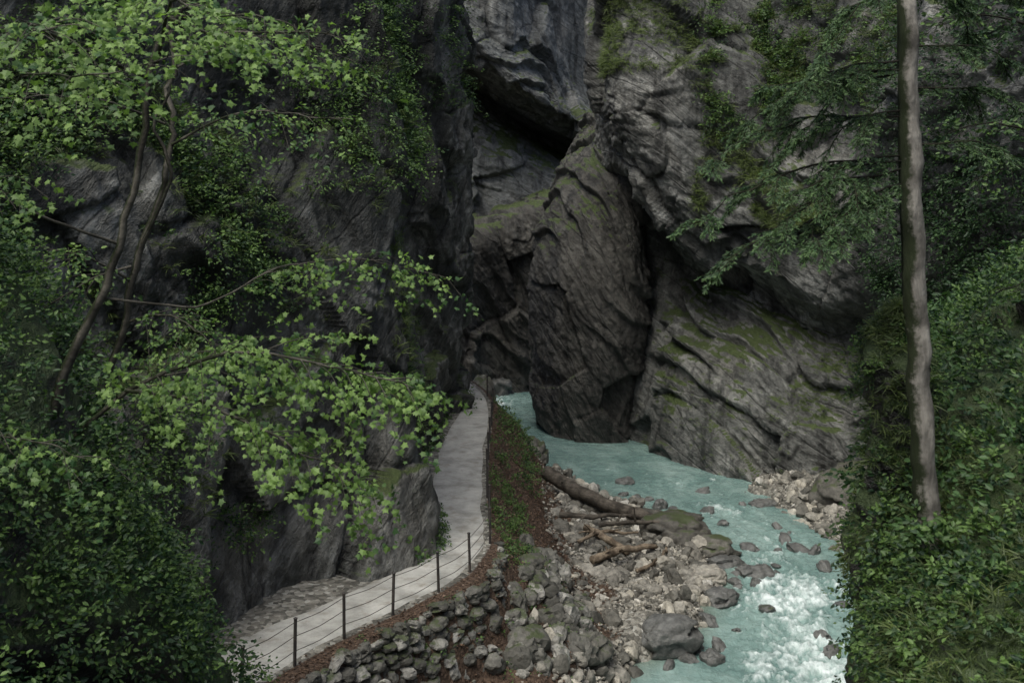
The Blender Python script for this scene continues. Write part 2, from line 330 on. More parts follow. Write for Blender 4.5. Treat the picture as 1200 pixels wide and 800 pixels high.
Ax=[[(2.2,76,-5),(1.6,68.5,-5),(3.0,66,-5),(5.1,65,-5),(6.8,66.2,-5),(7.2,76,-5)],
[(2.2,76,-2),(1.5,68.5,-2),(2.8,65.4,-2),(5.1,64.4,-2),(7,65.7,-2),(7.6,76,-2)],
[(1.8,76,2),(1.1,67.8,2),(2.8,64.6,2),(5.3,63.6,2),(7.4,65,2),(8.2,76,2)],
[(1.6,76,5.5),(.9,67.6,5.5),(2.7,64.3,5.5),(5.5,63.3,5.5),(7.7,65,5.5),(8.4,76,5.5)],
[(2.2,76,8.3),(1.6,68.6,8.6),(3.3,65.0,8.6),(5.8,63.8,8.6),(7.7,65.5,8.3),(8.4,76,8.3)],
[(3.2,77,11.2),(2.8,70,11.2),(4.2,66.6,11.4),(6.1,65.2,11.4),(7.6,66.5,11),(8.4,76,11)],
[(4.3,78,13.6),(4.3,71.5,13.6),(5.3,68.8,13.8),(6.3,67.6,13.8),(7.5,69,13.4),(8.4,77,13)],
[(5.4,79,15.5),(5.4,75.5,15.5),(6.2,72,15.6),(6.8,71,15.6),(7.5,72.5,15),(8.4,78,15)]]
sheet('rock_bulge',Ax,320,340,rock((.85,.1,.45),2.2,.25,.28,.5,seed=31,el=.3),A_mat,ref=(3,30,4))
Cx=[[(-16,83,-5),(-6,83,-5),(-3,82,-5),(0,82.5,-5),(3,83.5,-5),(7,84,-5),(14,84,-5)],
[(-16,83,3),(-6,83,3),(-3,82.4,3),(0,83,3),(3,83.5,3),(7,84,3),(14,84,3)],
[(-16,83,9),(-6,83.5,9),(-3,84,9),(0,84,9),(3,84,9),(7,84.5,9),(14,84,9)],
[(-16,83,14),(-6,83.5,14.6),(-3,84.5,14.4),(0,85,13.4),(3,86.5,12),(7,88,10.6),(14,88,10)],
[(-16,83,19),(-6,86,20),(-3,90,18.6),(0,93,16.4),(3,95,14.4),(7,96,12.8),(14,94,11)],
[(-16,82,20),(-6,80.4,21),(-3,79.4,20),(0,80,18.2),(3,83,16.6),(7,88,15),(14,88,13)],
[(-16,82,23),(-6,80.5,23),(-3,79.8,22.5),(0,80.8,21.4),(3,86,20.4),(7,95,19),(14,94,19)],
[(-16,82,30),(-6,81,30),(-3,81,30),(0,82,30),(3,89,30),(7,95,30),(14,94,30)]]
sheet('rock_cliff',Cx,300,340,rock((.35,.3,.85),2.8,.4,.42,.5,seed=41,el=.2,ymax=88),C_mat,ref=(0,30,10))
Ex=[[(-8,75,-5),(-5,75,-5),(-3.4,76.5,-5),(-1.9,79.5,-5),(1.5,80.5,-5),(4,84,-5)],
[(-8,75,1),(-5,75,1),(-3.4,76.3,1),(-1.4,78.9,1),(2,80,1),(5,84,1)],
[(-8,75.4,5),(-5,75.4,5),(-3.2,76.2,5),(-.8,78,5.4),(2.6,79,6),(5.5,84,6)],
[(-8,77,7),(-5,77,7.2),(-3,77.6,7.6),(-.4,78.4,8.6),(2.8,79.4,9.4),(5.5,84,9)],
[(-8,84,8),(-5,84,8),(-3,84,8.6),(.2,84,9.6),(3,84,10.6),(6,86,10)]]
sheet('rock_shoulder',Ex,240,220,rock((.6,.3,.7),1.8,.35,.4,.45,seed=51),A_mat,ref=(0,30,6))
Hx=[[(-6,8,-3),(-4.6,12,-3),(-4.4,16.5,-3),(-5.3,20.5,-3),(-9,24,-3)],
[(-6.3,8,3),(-5.0,12,3),(-4.6,16.5,2.8),(-5.6,20.5,2.5),(-9.4,23.5,2)],
[(-7.6,8,6),(-6.2,12,6),(-5.2,16.5,5.4),(-6.2,20.3,5),(-10,23,4.5)],
[(-10,8,9),(-8.4,12,9),(-7.4,16.8,8.4),(-8.4,20.3,7.6),(-12,23,7)],
[(-13,8,13),(-11.5,12,13),(-10.6,17,13),(-11.6,20.3,12),(-15,23,11)],
[(-20,8,20),(-18,12,20),(-17,17,20),(-17,20.3,19),(-19,23,18)]]
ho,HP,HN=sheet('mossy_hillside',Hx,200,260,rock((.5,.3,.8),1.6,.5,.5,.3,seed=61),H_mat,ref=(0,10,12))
Nx=[[(4.9,5,-5),(4.8,8,-5),(5.1,11,-5),(5.6,14,-5),(6.4,17,-5),(8.9,21,-5),(13,26,-5)],
[(4.4,5,3),(4.2,8,3),(4.3,11,3),(4.9,14,3),(5.8,17,3),(8.4,21,3),(13,26,3)],
[(4.2,5,6),(3.85,8,5.6),(3.9,11,5.6),(4.6,14,6),(5.6,17,6.2),(8.4,21,6),(13,26,6)],
[(4.5,5,7.2),(4.0,8,6.4),(4.0,11,6.5),(4.7,14,7.4),(5.7,17,8.2),(8.8,21,9),(13,26,9)],
[(5.5,5,8.2),(5.0,8,7.3),(4.8,11,7.3),(5.3,14,8.0),(6.3,17,9.2),(9.2,21,10),(13.5,26,10)],
[(8,5,9.5),(7.5,8,9.0),(7.3,11,8.9),(7.4,14,9.3),(8.2,17,10.4),(11,21,11),(15,26,12)],
[(14,5,14),(14,8,13),(14,11,12),(14,14,12.5),(14,17,13),(15,21,14),(18,26,15)]]
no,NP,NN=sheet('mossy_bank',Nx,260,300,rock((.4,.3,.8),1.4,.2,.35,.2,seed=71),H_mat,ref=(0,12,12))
Mx=[]
for zz,rr_ in [(4,.72),(6.5,.56),(7.8,.44),(8.8,.36),(9.5,.26),(9.95,.11),(10.0,.01)]:
    Mx.append([(4.85+rr_*.9*math.cos(q),14.3+rr_*1.2*math.sin(q),zz) for q in np.linspace(0,2*math.pi,9)])
_,MP,MN=sheet('mossy_rock_pillar',Mx,110,150,lambda P:.22*fbm(P*1.1,3,5)+.10*fbm(P*3,3,6),H_mat,ref=(4.75,0,30))
MN=nrm((MP-np.array([4.85,14.3,0]))*np.array([1,1,0])+[0,0,.15])
# ================================================================ WATER
wx=np.arange(-5,15,.08); wy=np.arange(24,92,.10); X2,Y2=np.meshgrid(wx,wy)
cl=np.interp(Y2,[24,34,38,42,46,51,56,60,66,90],[6.5,7.6,9.2,10.4,10.8,9.8,8,5.5,3.2,0])
def gs(cx,cy,sx,sy,rot=0):
    c_,s_=math.cos(rot),math.sin(rot); u=(X2-cx)*c_+(Y2-cy)*s_; v=-(X2-cx)*s_+(Y2-cy)*c_
    return np.exp(-(u/sx)**2-(v/sy)**2)
rap=1.05*gs(10.3,41.6,2.4,1.8)+.95*gs(9.8,38,2.1,2.6)+.95*gs(9.0,34.6,2.2,2.4)+.4*gs(8.8,30,3,3)+.65*gs(8.2,56.2,2.4,.8,.4)+.75*gs(9.6,51.6,1.8,1.8)+.7*gs(11.2,47.5,1.6,1.5)+.55*gs(10.3,45,2.2,1.8)+.9*gs(-1.2,77,1.4,3.5)+.35*gs(5.2,58.5,1.6,.5)+.5*gs(7.4,48.4,.9,2.4)
rap=np.minimum(rap,1.1)
W2=np.stack([X2,Y2,np.zeros_like(X2)],-1); wr=fbm(W2*.5,3,22)
Wf=np.stack([X2-cl+wr*.9,Y2*.33,np.zeros_like(X2)],-1)
n1=fbm(Wf*1.7,5,12,.75); n2=fbm(W2*1.9,5,15,.7)
ff=rap*1.0+n1*.5+n2*.30-.48; foam=np.clip(sstep(.0,.95,ff)*np.clip(.8+.7*fbm(W2*4,3,19),0.1,1.15),0,1)
edge=np.interp(Y2,RY,RX)
zw=-3.5-.35*sstep(44,35,Y2)+.02*fbm(W2*1.5,3,2)+.02*n2+rap*(.10*n1+.09*n2+.04*fbm(W2*5,3,3))
wm,nt=newmat('water_glacial'); g=G(nt); geo=g.n('ShaderNodeNewGeometry'); Pp=geo.outputs['Position']
a=g.n('ShaderNodeAttribute',attribute_name='foam'); b_=g.n('ShaderNodeAttribute',attribute_name='shallow')
c=g.ramp(g.noise(g.mapping(Pp,scale=(1,.5,1)),.55,5,.65,.6),[(.32,(.11,.19,.178)),(.5,(.185,.285,.265)),(.68,(.29,.40,.375))])
c=g.mix(g.math('MULTIPLY',b_.outputs['Fac'],.6),c,(.15,.17,.13))
fm=g.ramp(g.math('ADD',a.outputs['Fac'],g.math('MULTIPLY',g.math('SUBTRACT',g.noise(g.mapping(Pp,scale=(1.7,.55,1)),7,5,.8),.5),1.5)),[(.12,0.0),(.95,1.0)])
c=g.mix(fm,c,(.72,.80,.80))
rg=g.ramp(a.outputs['Fac'],[(.0,.10),(.5,.6)])
g.out(g.bsdf(c,rg,g.bump(g.noise(g.mapping(Pp,scale=(1,.7,1)),3.0,5,.76,.5),.8,.16),.5))
wv=np.stack([X2,Y2,zw],-1)
mk('river_water',wv.reshape(-1,3),gridF(*X2.shape),wm,smooth=True,attrs={'foam':foam,'shallow':np.clip(1-(X2-edge)/1.2,0,1)*np.where(Y2<56,1,0)})
# ================================================================ STONES
def ico(sub):
    bm=bmesh.new(); bmesh.ops.create_icosphere(bm,subdivisions=sub,radius=1); V=np.array([v.co[:] for v in bm.verts]); F=np.array([[v.index for v in f.verts] for f in bm.faces]); bm.free(); return V,F
def variants(sub,n,am=.35):
    V,F=ico(sub); out=[]
    for k in range(n):
        v,_=facet(V+k*5.3,.9,k); W_=V*(1+am*v+.12*fbm(V*1.5+k*3,2,k))[:,None]
        W_=np.sign(W_)*np.abs(W_)**.85; out.append(W_)
    return out,F
def rotm(n,flat=.5):
    q=rng.normal(size=(n,4)); q[:,1:3]*=flat; q=nrm(q); w,x,y,z_=q.T
    return np.stack([1-2*(y*y+z_*z_),2*(x*y-z_*w),2*(x*z_+y*w),2*(x*y+z_*w),1-2*(x*x+z_*z_),2*(y*z_-x*w),2*(x*z_-y*w),2*(y*z_+x*w),1-2*(x*x+y*y)],-1).reshape(n,3,3)
def stones(name,C,S,mat,sub=2,parent=None,flat=.4,am=.35):
    Vs,F=variants(sub,8,am); n=len(C); k=rng.integers(0,8,n); Rm=rotm(n,flat); B=np.array(Vs)[k]*S[:,None,:]
    V=C[:,None]+np.einsum('nij,nkj->nki',Rm,B); kk=len(Vs[0]); T=rng.random(n)
    return mk(name,V.reshape(-1,3),(F[None]+(np.arange(n)*kk)[:,None,None]).reshape(-1,3),mat,parent,attrs={'tone':np.repeat(T,kk)})
def stonemat(name,st,moss=.3,dim=1.0,rough=.75):
    m,nt=newmat(name); g=G(nt); geo=g.n('ShaderNodeNewGeometry'); P=geo.outputs['Position']; a=g.n('ShaderNodeAttribute',attribute_name='tone')
    nn_=g.noise(P,4,5,.7)
    c=g.ramp(a.outputs['Fac'],st); c=g.mix(1.0,c,g.ramp(nn_,[(.3,.4*dim),(.7,1.4*dim)]),'MULTIPLY')
    if moss>0:
        sep=g.n('ShaderNodeSeparateXYZ'); g.l(geo.outputs['Normal'],sep.inputs[0])
        mm=g.math('ADD',g.math('MULTIPLY',sep.outputs[2],.3),g.noise(P,1.2,5,.7)); c=g.mix(g.ramp(mm,[(.95-moss*.4,0.0),(1.05-moss*.4,.9)]),c,(.045,.06,.02))
    g.out(g.bsdf(c,rough,g.bump(g.noise(P,7,4,.75),.8,.06),.45)); return m
SG=stonemat('stone_river',[(0.0,(.075,.072,.062)),(.35,(.17,.16,.138)),(.7,(.29,.273,.238)),(.92,(.39,.36,.30)),(1.0,(.54,.52,.48))],.0)
SW=stonemat('stone_wall',[(0.0,(.055,.053,.045)),(.6,(.14,.135,.12)),(1.0,(.32,.31,.285))],.5)
SB=stonemat('stone_boulder',[(0.0,(.10,.102,.098)),(1.0,(.165,.165,.158))],.2,.9,.45)
def bed(n,y0,y1,smf):
    sx=rng.uniform(-1,14,n); sy=rng.uniform(y0,y1,n); sp=pathdist(sx,sy); rlx=np.interp(sy,RY,RX); rrx=np.interp(sy,RRY,RRX)
    ok=((sp>smf(sy))&(sx<rlx+.4))|((sx>rrx-.4)&(sy<57))
    ok&=~((litter_at(sx,sy)>.5)&(rng.random(n)<.72)); ok&=(((sx-5.1)/1.5)**2+((sy-37)/1.3)**2>1)
    return sx[ok],sy[ok]
sx,sy=bed(8500,31,60,lambda y:np.where(y>37,2.6,1.6)); r=.05+.26*rng.random(len(sx))**5
stones('river_stones',np.stack([sx,sy,gz(sx,sy)+r*.25],-1),np.stack([r*1.25,r,r*.7],-1)*rng.uniform(.8,1.25,(len(r),3)),SG,am=.28)
sx,sy=bed(26000,32,58,lambda y:y*0+2.4); r=.03+.07*rng.random(len(sx))**2
stones('gravel_bar',np.stack([sx,sy,gz(sx,sy)+r*.3],-1),np.stack([r*1.2,r,r*.75],-1),SG,sub=1)
bl=[]
for _ in range(80):
    y=rng.uniform(31.5,39); x=np.interp(y,pc[:,1],pc[:,0])+rng.uniform(2.2,4.2); s=rng.uniform(.12,.4)
    bl.append((x,y,s))
bl=np.array(bl)
stones('boulder_rubble',np.stack([bl[:,0],bl[:,1],gz(bl[:,0],bl[:,1])+.05],-1),np.stack([bl[:,2]*1.3,bl[:,2],bl[:,2]*.8],-1),SW,sub=3,am=.28)
# stones standing in the shallows and rapids
nq=46; qy=rng.uniform(34,55,nq); qx=np.where(rng.random(nq)<.65,np.interp(qy,RY,RX)+rng.uniform(.2,1.6,nq),rng.uniform(8,12.5,nq)); r=rng.uniform(.12,.34,nq)
stones('river_rocks',np.stack([qx,qy,-3.55-.35*sstep(44,35,qy)+r*.1],-1),np.stack([r*1.4,r,r*.7],-1),SB,sub=3,am=.28)
def boulder(name,c,s,mat=SB,seed=0,rz=0):
    V,F=ico(5); v,e=facet(V*np.array([1,1,1.4])+seed*7.1,.95,seed); V=V*(1+.22*v+.13*fbm(V*1.3+seed,4,seed))[:,None]; V=np.sign(V)*np.abs(V)**.88*np.array(s)
    c_,s_=math.cos(rz),math.sin(rz); V=np.stack([V[:,0]*c_-V[:,1]*s_,V[:,0]*s_+V[:,1]*c_,V[:,2]],-1)+np.array(c)
    V=V+.045*np.stack([fbm(V*2.5+k,3,k) for k in range(3)],-1)
    mk(name,V,F,mat,smooth=True,attrs={'tone':np.full(len(V),rng.random())})
SBm=stonemat('stone_boulder_mossy',[(0.0,(.09,.084,.072)),(1.0,(.15,.143,.124))],.55,.9,.7)
boulder('boulder',(6.7,46.8,-3.0),(1.5,1.1,.72),SBm,3,-.5)
boulder('boulder',(7.9,45.6,-3.3),(1.1,.7,.45),SBm,9,-.5)
boulder('boulder',(8.3,44.4,-3.5),(.7,.5,.3),SB,19,.3)
boulder('boulder',(5.1,37.0,-3.35),(1.1,.8,.62),SB,5,.2)
boulder('boulder',(9.2,43.4,-3.65),(.8,.6,.42),SB,6,.2)
boulder('boulder',(7.5,40.8,-3.5),(.6,.5,.3),SB,7,.6)
boulder('boulder',(7.2,42.6,-3.4),(.8,.7,.35),SG,8,.1)
boulder('boulder',(5.9,50.3,-3.4),(.8,.5,.3),SG,4,.1)
boulder('boulder',(15.2,51.5,-2.9),(2.0,1.5,1.3),SBm,2,.8)
boulder('boulder',(5.6,56.2,-3.55),(.45,.4,.3),SB,1,.3)
boulder('boulder',(6.4,36.4,-3.85),(.4,.4,.3),SB,15,.3)
boulder('boulder',(11.6,52.6,-3.6),(.7,.5,.3),SB,17,.3)
boulder('boulder',(-1.9,70,-2.6),(.9,1.5,1.9),SBm,10,0)
boulder('boulder',(-.9,79.2,-3.2),(.9,.8,.9),SB,13,0)
boulder('boulder',(.9,57.5,-2.4),(.9,1.2,.9),SBm,14,0)
boulder('boulder',(1.6,36.3,-2.3),(.6,.5,.4),SBm,21,.4)
boulder('boulder',(2.3,34.6,-2.8),(.8,.6,.5),SBm,22,.9)
C=[];S=[]
i0=np.argmin(abs(pc[:,1]-22)); i1=np.argmin(abs(pc[:,1]-36.5))
seglen=np.cumsum(np.r_[0,np.linalg.norm(np.diff(pc[i0:i1],axis=0),axis=1)])
for row in range(14):
    zc=-.14-row*.25; s=rng.uniform(0,.3)
    while s<seglen[-1]:
        w=rng.uniform(.10,.34); i=i0+np.searchsorted(seglen,s+w)
        if i>=i1: break
        lipv=np.interp(pc[i,1],[20,34,38],[.75,.6,.25])
        off=hw[i]+lipv+.02+row*.07+rng.normal()*.05; p=pc[i]+pr[i]*off
        if rng.random()<.93: C.append((p[0],p[1],zc+rng.normal()*.05)); S.append((w,w*.9,rng.uniform(.09,.19)))
        s+=w*1.75
stones('dry_stone_wall',np.array(C),np.array(S),SW,sub=3,flat=.12,am=.28)
def log(name,pts,r,mat,stubs=0):
    T=Tubes(); r=list(r)
    T.add(pts,r,sides=14,n=40,wob=.12,seed=random.randint(0,9))
    p0=np.array(pts[0]);p1=np.array(pts[-1])
    V,F,P=tube(pts,r,14,40)
    for _ in range(stubs):
        k=random.randint(6,34); d=nrm(rng.normal(size=3)+np.array([0,0,.8])); T.add([P[k],P[k]+d*.25,P[k]+d*random.uniform(.3,.7)],[.06,.045,.02],sides=6)
    for q,dr,rr_ in((p0,nrm(p0-np.array(pts[1])),r[0]),(p1,nrm(p1-np.array(pts[-2])),r[-1])):
        T.add([q,q+dr*.02,q+dr*.03],[rr_,rr_*.7,.002],sides=14,n=5)
    return T.build(name,mat,noise=.03)
log('fallen_log',[(1.6,52.3,-2.0),(2.8,50.6,-2.35),(4.4,48.9,-2.6),(6.3,47.2,-2.75)],[.33,.31,.27,.24],BL2,3)
log('fallen_log',[(3.0,42.6,-2.75),(4.1,43.4,-2.65),(5.6,44.2,-2.75)],[.16,.14,.09],BL,3)
log('fallen_log',[(3.0,46.4,-2.7),(3.7,45.3,-2.75),(4.5,44.0,-2.9)],[.14,.15,.10],BL,2)
log('fallen_log',[(3.6,46.9,-2.75),(4.7,46.6,-2.55),(6.2,46.4,-2.5)],[.10,.09,.06],BL2,2)
log('fallen_log',[(4.6,42.0,-2.95),(5.6,43.0,-2.9),(6.0,44.2,-2.8)],[.08,.07,.05],BL,2)
log('fallen_log',[(2.0,47.8,-2.6),(3.4,47.6,-2.6),(5.0,48.0,-2.7)],[.12,.10,.07],BL2,2)
log('fallen_log',[(2.6,44.6,-2.7),(3.6,45.6,-2.6),(5.0,45.8,-2.7)],[.07,.07,.04],BL,2)
mt,nt=newmat('fence_metal'); g=G(nt); geo=g.n('ShaderNodeNewGeometry'); g.out(g.bsdf(g.ramp(g.noise(geo.outputs['Position'],9,4),[(.4,(.03,.028,.027)),(.7,(.075,.06,.05))]),.6))
fe=empty('wire_fence'); fp=[]
for yv in (23.6,25.4,27,28.6,30.1,31.8,33.4,36,38.6,41.2,43.8,46.6,49.6,53,56.4,60):
    i=np.argmin(abs((pc[:,1]+pr[:,1]*(hw+.1))-yv)); p=pc[i]+pr[i]*(hw[i]+.12); fp.append((p[0],p[1],gz(p[:1],p[1:2])[0]))
T=Tubes()
for x,y,zz in fp:
    lx,ly=rng.normal(size=2)*.025
    T.add([(x,y,zz-.3),(x+lx/2,y+ly/2,zz+.5),(x+lx,y+ly,zz+1.12)],[.042,.042,.042],sides=8,n=6)
    T.add([(x+lx,y+ly,zz+1.12),(x+lx,y+ly,zz+1.14),(x+lx,y+ly,zz+1.16)],[.055,.05,.01],sides=8,n=6)
T.build('posts',mt,fe)
T=Tubes()
for h in(.35,.7,1.03):
    for a_,b_2 in zip(fp[:-1],fp[1:]):
        A_=np.array(a_)+[0,0,h]; B_=np.array(b_2)+[0,0,h]; M=(A_+B_)/2-[0,0,.06]; T.add([A_,M,B_],[.009]*3,sides=5,n=9)
T.build('wires',mt,fe)
# ================================================================ VEGETATION
def veg(name,P,N,mask,n,k,size,L,mat,shape=OVAL,tb=.45,droop=.4,out=.8,face=(0,-.5,.65),tv=.35,width=.45):
    O,Nn=pick(P,N,mask,n); D=Nn*out+np.array([0,0,.25])+rng.normal(size=O.shape)*.35
    A=sprays(O,D,L*(.5+.9*rng.random(len(O))),k,size,width,droop,face,tb,tv); return leaves(name,*A,shape,mat)
def nz(P,s,seed=0): return fbm(P*s,3,seed)
m1=(HP[:,1]>9)
veg('hillside_shrubs',HP,HN,m1&(nz(HP,.5,3)>-.15),4200,20,.085,.75,LS,tb=.42,tv=.7)
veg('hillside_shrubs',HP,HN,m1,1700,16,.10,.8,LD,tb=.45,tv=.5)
nl=nz(LP_,.28,5); near=LP_[:,1]<31.5
veg('cliff_shrubs',LP_,LN_,near&(LP_[:,1]>15)&(nl+.35*LN_[:,2]-.09*np.maximum(LP_[:,1]-24,0)>-.16),4600,22,.10,.95,LS,tb=.45,tv=.7)
ledge=(LP_[:,1]>29)&(LP_[:,1]<43)&(LP_[:,2]>11.3)
veg('cliff_shrubs',LP_,LN_,ledge&(nl>-.15),1700,22,.10,.95,LS,tb=.62,tv=.6)
veg('cliff_shrubs',LP_,LN_,(LP_[:,1]>29)&(LP_[:,1]<40)&(LP_[:,2]>3)&(nl>.35),380,20,.09,.7,LS,tb=.4)
veg('cliff_grass',LP_,LN_,(LP_[:,1]<44)&(LN_[:,2]>.25)&(nl>-.2)&(LP_[:,2]>3),1500,16,.34,.25,LG,BLADE,tb=.35,out=.7)
veg('cliff_shrubs',LP_,LN_,(LP_[:,1]>44)&(LP_[:,1]<62)&(LP_[:,2]>15)&(nl>-.05),520,18,.12,.9,LS,tb=.4)
veg('path_verge_plants',LP_,LN_,(LP_[:,1]>34)&(LP_[:,1]<60)&(LP_[:,2]<.6)&(LP_[:,2]>-.3)&(nz(LP_,.6,7)>.0),260,16,.08,.35,LS,tb=.5)
nb=nz(BP,.25,8)
far=(BP[:,1]>51)
veg('cliff_grass',BP,BN,far&(BP[:,2]>9)&(BN[:,2]>.1)&(nb>.05)&(BP[:,0]>9),1900,14,.40,.28,LG,BLADE,tb=.45)
veg('cliff_grass',BP,BN,far&(BP[:,2]>17)&(BP[:,0]<9)&(BP[:,1]<63)&(nb>-.1),600,14,.38,.3,LG,BLADE,tb=.5)
veg('cliff_shrubs',BP,BN,far&(BP[:,2]>14)&(BP[:,0]>9.5)&(nb>.05),1700,18,.13,.9,LS,tb=.45,tv=.6)
veg('cliff_grass',BP,BN,far&(BP[:,2]<7)&(BN[:,2]>.25)&(nb>.22),400,10,.22,.2,LG,BLADE,tb=.3)
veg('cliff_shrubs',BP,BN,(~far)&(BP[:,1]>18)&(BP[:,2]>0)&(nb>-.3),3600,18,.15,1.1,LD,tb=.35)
nn=nz(NP,.6,4)
veg('bank_undergrowth',NP,NN,(NP[:,2]>5.6)&(NP[:,1]>7.5)&(nn>-.1)&(NP[:,0]>4.1),2300,20,.07,.42,LS,tb=.4,tv=.8)
veg('bank_undergrowth',NP,NN,(NP[:,2]>6.3)&(NP[:,1]>7.5)&(NP[:,0]>4.8),1100,16,.10,.65,LD,tb=.75,tv=.7)
veg('bank_grass',NP,NN,(NP[:,2]>4)&(NP[:,2]<9)&(NP[:,1]>7.5)&(NP[:,0]<5.8),1500,14,.20,.15,LG,BLADE,tb=.2)
veg('ivy_climber',NP,NN,(NP[:,2]>3.5)&(NP[:,2]<7)&(NP[:,1]>8)&(NP[:,1]<18)&(nz(NP,1.1,6)>.15),420,14,.055,.25,LS,tb=.3,tv=.5)
veg('ivy_climber',MP,MN,(MP[:,2]>6)&(nz(MP,1.2,3)>.05),480,14,.045,.22,LS,tb=.45,tv=.6)
veg('hanging_grass',MP,MN,(MP[:,2]>6),500,12,.17,.12,LG,BLADE,tb=.25,droop=.8)
def verge(name,y0,y1,n,o0,o1,L0,k,size,tb,thr,seed):
    gy=rng.uniform(y0,y1,n); gx=np.interp(gy,pc[:,1],pc[:,0]+hw)+rng.uniform(o0,o1,n)
    O=np.stack([gx,gy,gz(gx,gy)],-1); O=O[fbm(O*.9,2,seed)>thr]
    A=sprays(O,np.array([0,0,1.])+rng.normal(size=O.shape)*.5,L0*(.6+.9*rng.random(len(O))),k,size,.5,.45,(0,-.4,.8),tb,.5); leaves(name,*A,OVAL,LS)
verge('path_verge_plants',35.5,45.5,520,.25,1.6,.36,20,.07,.65,-.12,4)
verge('bank_shrub',46,60,420,.3,2.2,.6,22,.09,.5,-.1,6)
verge('wall_plants',28,39,260,.8,3.6,.36,16,.07,.5,.05,8)
gy=rng.uniform(25,58,20000); gx=np.interp(gy,pc[:,1],pc[:,0]+hw)+rng.uniform(.0,5.0,20000)
k_=litter_at(gx,gy)>.3; gx,gy=gx[k_],gy[k_]; O=np.stack([gx,gy,gz(gx,gy)+.03],-1)
leaves('leaf_litter',O,rng.normal(size=O.shape)*[1,1,.2],UP+rng.normal(size=O.shape)*.5,.05+.06*rng.random(len(O)),rng.random(len(O)),OVAL,LP)
# ---- trees
def branch_sprays(T,pts,r0,side_len,n_side,leafsize,kl,tb,start=.25,down=.2,acc=None,plane=None,face=(0.25,-.75,.5)):
    P=T.add(pts,np.linspace(r0,r0*.2,len(pts)),sides=7,n=30,wob=.1,seed=random.randint(0,20))
    tg=nrm(np.gradient(P,axis=0))
    for s in range(n_side):
        u=start+(1-start)*(s+random.random()*.6)/n_side; i=min(len(P)-1,int(u*(len(P)-1))); sg=1 if s%2 else -1
        sd=nrm(np.cross(tg[i],UP)); d=nrm(tg[i]*.75+sd*sg*random.uniform(.4,1.0)+np.array([0,0,random.uniform(-.45,.25)]))
        L=side_len*(1.15-u*.6)*random.uniform(.6,1.2); q=[P[i],P[i]+d*L*.5+[0,0,.03],P[i]+d*L-[0,0,down*L]]
        Q=T.add(q,[r0*.3,r0*.18,.004],sides=5,n=10)
        m=max(2,int(L/.2)); idx=np.linspace(2,9,m).astype(int)
        O=Q[idx]; D=np.tile(d,(m,1))+rng.normal(size=(m,3))*.55-[0,0,.15]
        acc.append(sprays(O,D,np.full(m,.36)+rng.random(m)*.25,kl,leafsize,.5,.35,face,tb,.5,.38))
tr=empty('maple_tree'); T=Tubes(); acc=[]
T.add([(-7.6,17.5,5.0),(-7.1,17,7.1),(-6.65,17,8.75),(-6.05,17,10.0),(-5.65,17,11.4),(-5.3,17,13.5),(-4.6,16.6,14.5),(-4.2,16,17.5)],[.10,.085,.075,.065,.055,.05,.04,.03],sides=10,n=50,wob=.15)
random.seed(5)
branch_sprays(T,[(-7.0,17,7.3),(-5.5,16.5,8.55),(-3.9,16,9.15),(-2.4,15.6,9.0),(-1.35,15.3,8.75)],.04,1.5,30,.085,13,.72,.2,.2,acc)
branch_sprays(T,[(-5.6,16.5,8.5),(-4.2,15.6,8.5),(-2.8,15,8.0),(-1.9,14.8,7.6)],.03,1.2,20,.085,12,.7,.35,.3,acc)
branch_sprays(T,[(-6.2,17,9.8),(-4.8,17.5,9.6),(-3.6,18,10.2),(-2.2,19,10.2),(-1.3,19.5,9.9)],.022,1.3,18,.085,9,.6,.35,.3,acc)
branch_sprays(T,[(-5.3,17,13.3),(-4.5,15,13.9),(-3.8,13.5,13.6),(-2.6,12.5,13.3)],.03,1.2,22,.08,12,.8,.1,.25,acc)
branch_sprays(T,[(-5.3,17,13.0),(-5.8,14,13.4),(-5.2,12,13.2),(-4.4,11,13.0)],.03,1.3,18,.08,11,.68,.15,.25,acc)
branch_sprays(T,[(-6.5,15,12.6),(-5.4,12.5,12.7),(-4.2,11.3,12.6),(-3.0,11,12.75)],.02,1.0,10,.075,9,.6,.15,.25,acc)
branch_sprays(T,[(-5.0,16.6,13.9),(-4.2,16,13.6),(-3.2,15.6,13.6),(-2.3,15,13.5)],.03,1.1,14,.08,9,.72,.2,.3,acc)
branch_sprays(T,[(-5.9,17,10.6),(-6.8,15.5,11.2),(-6.6,14,11.6),(-5.9,13,11.5)],.025,1.1,10,.08,8,.45,.3,.3,acc)
branch_sprays(T,[(-6.9,17,7.6),(-7.4,15,8.4),(-6.6,13,8.9),(-5.6,12.5,8.8)],.03,1.0,12,.08,9,.45,.3,.3,acc)
branch_sprays(T,[(-6.9,17,7.4),(-6.8,15,8.2),(-5.6,13,8.6),(-4.6,12.4,8.5)],.025,1.0,9,.08,9,.42,.3,.3,acc)
T.build('trunk_and_limbs',BT,tr); leaves('leaves',*cat(acc),MAPLE,LM,tr)
tr=empty('beech_tree'); T=Tubes(); acc=[]; random.seed(8)
T.add([(-8.6,22,5.5),(-7.6,21.8,8.2),(-7.0,21.5,10.3),(-6.4,21.4,12.0),(-6.5,21.6,14.0),(-6.0,21.5,18)],[.08,.075,.07,.06,.05,.03],sides=8,n=40,wob=.3)
T.add([(-7.0,21.5,10.3),(-6.3,21,11.6),(-6.5,20.8,12.6),(-5.8,20.5,14.2)],[.04,.035,.03,.015],sides=7,n=20,wob=.2)
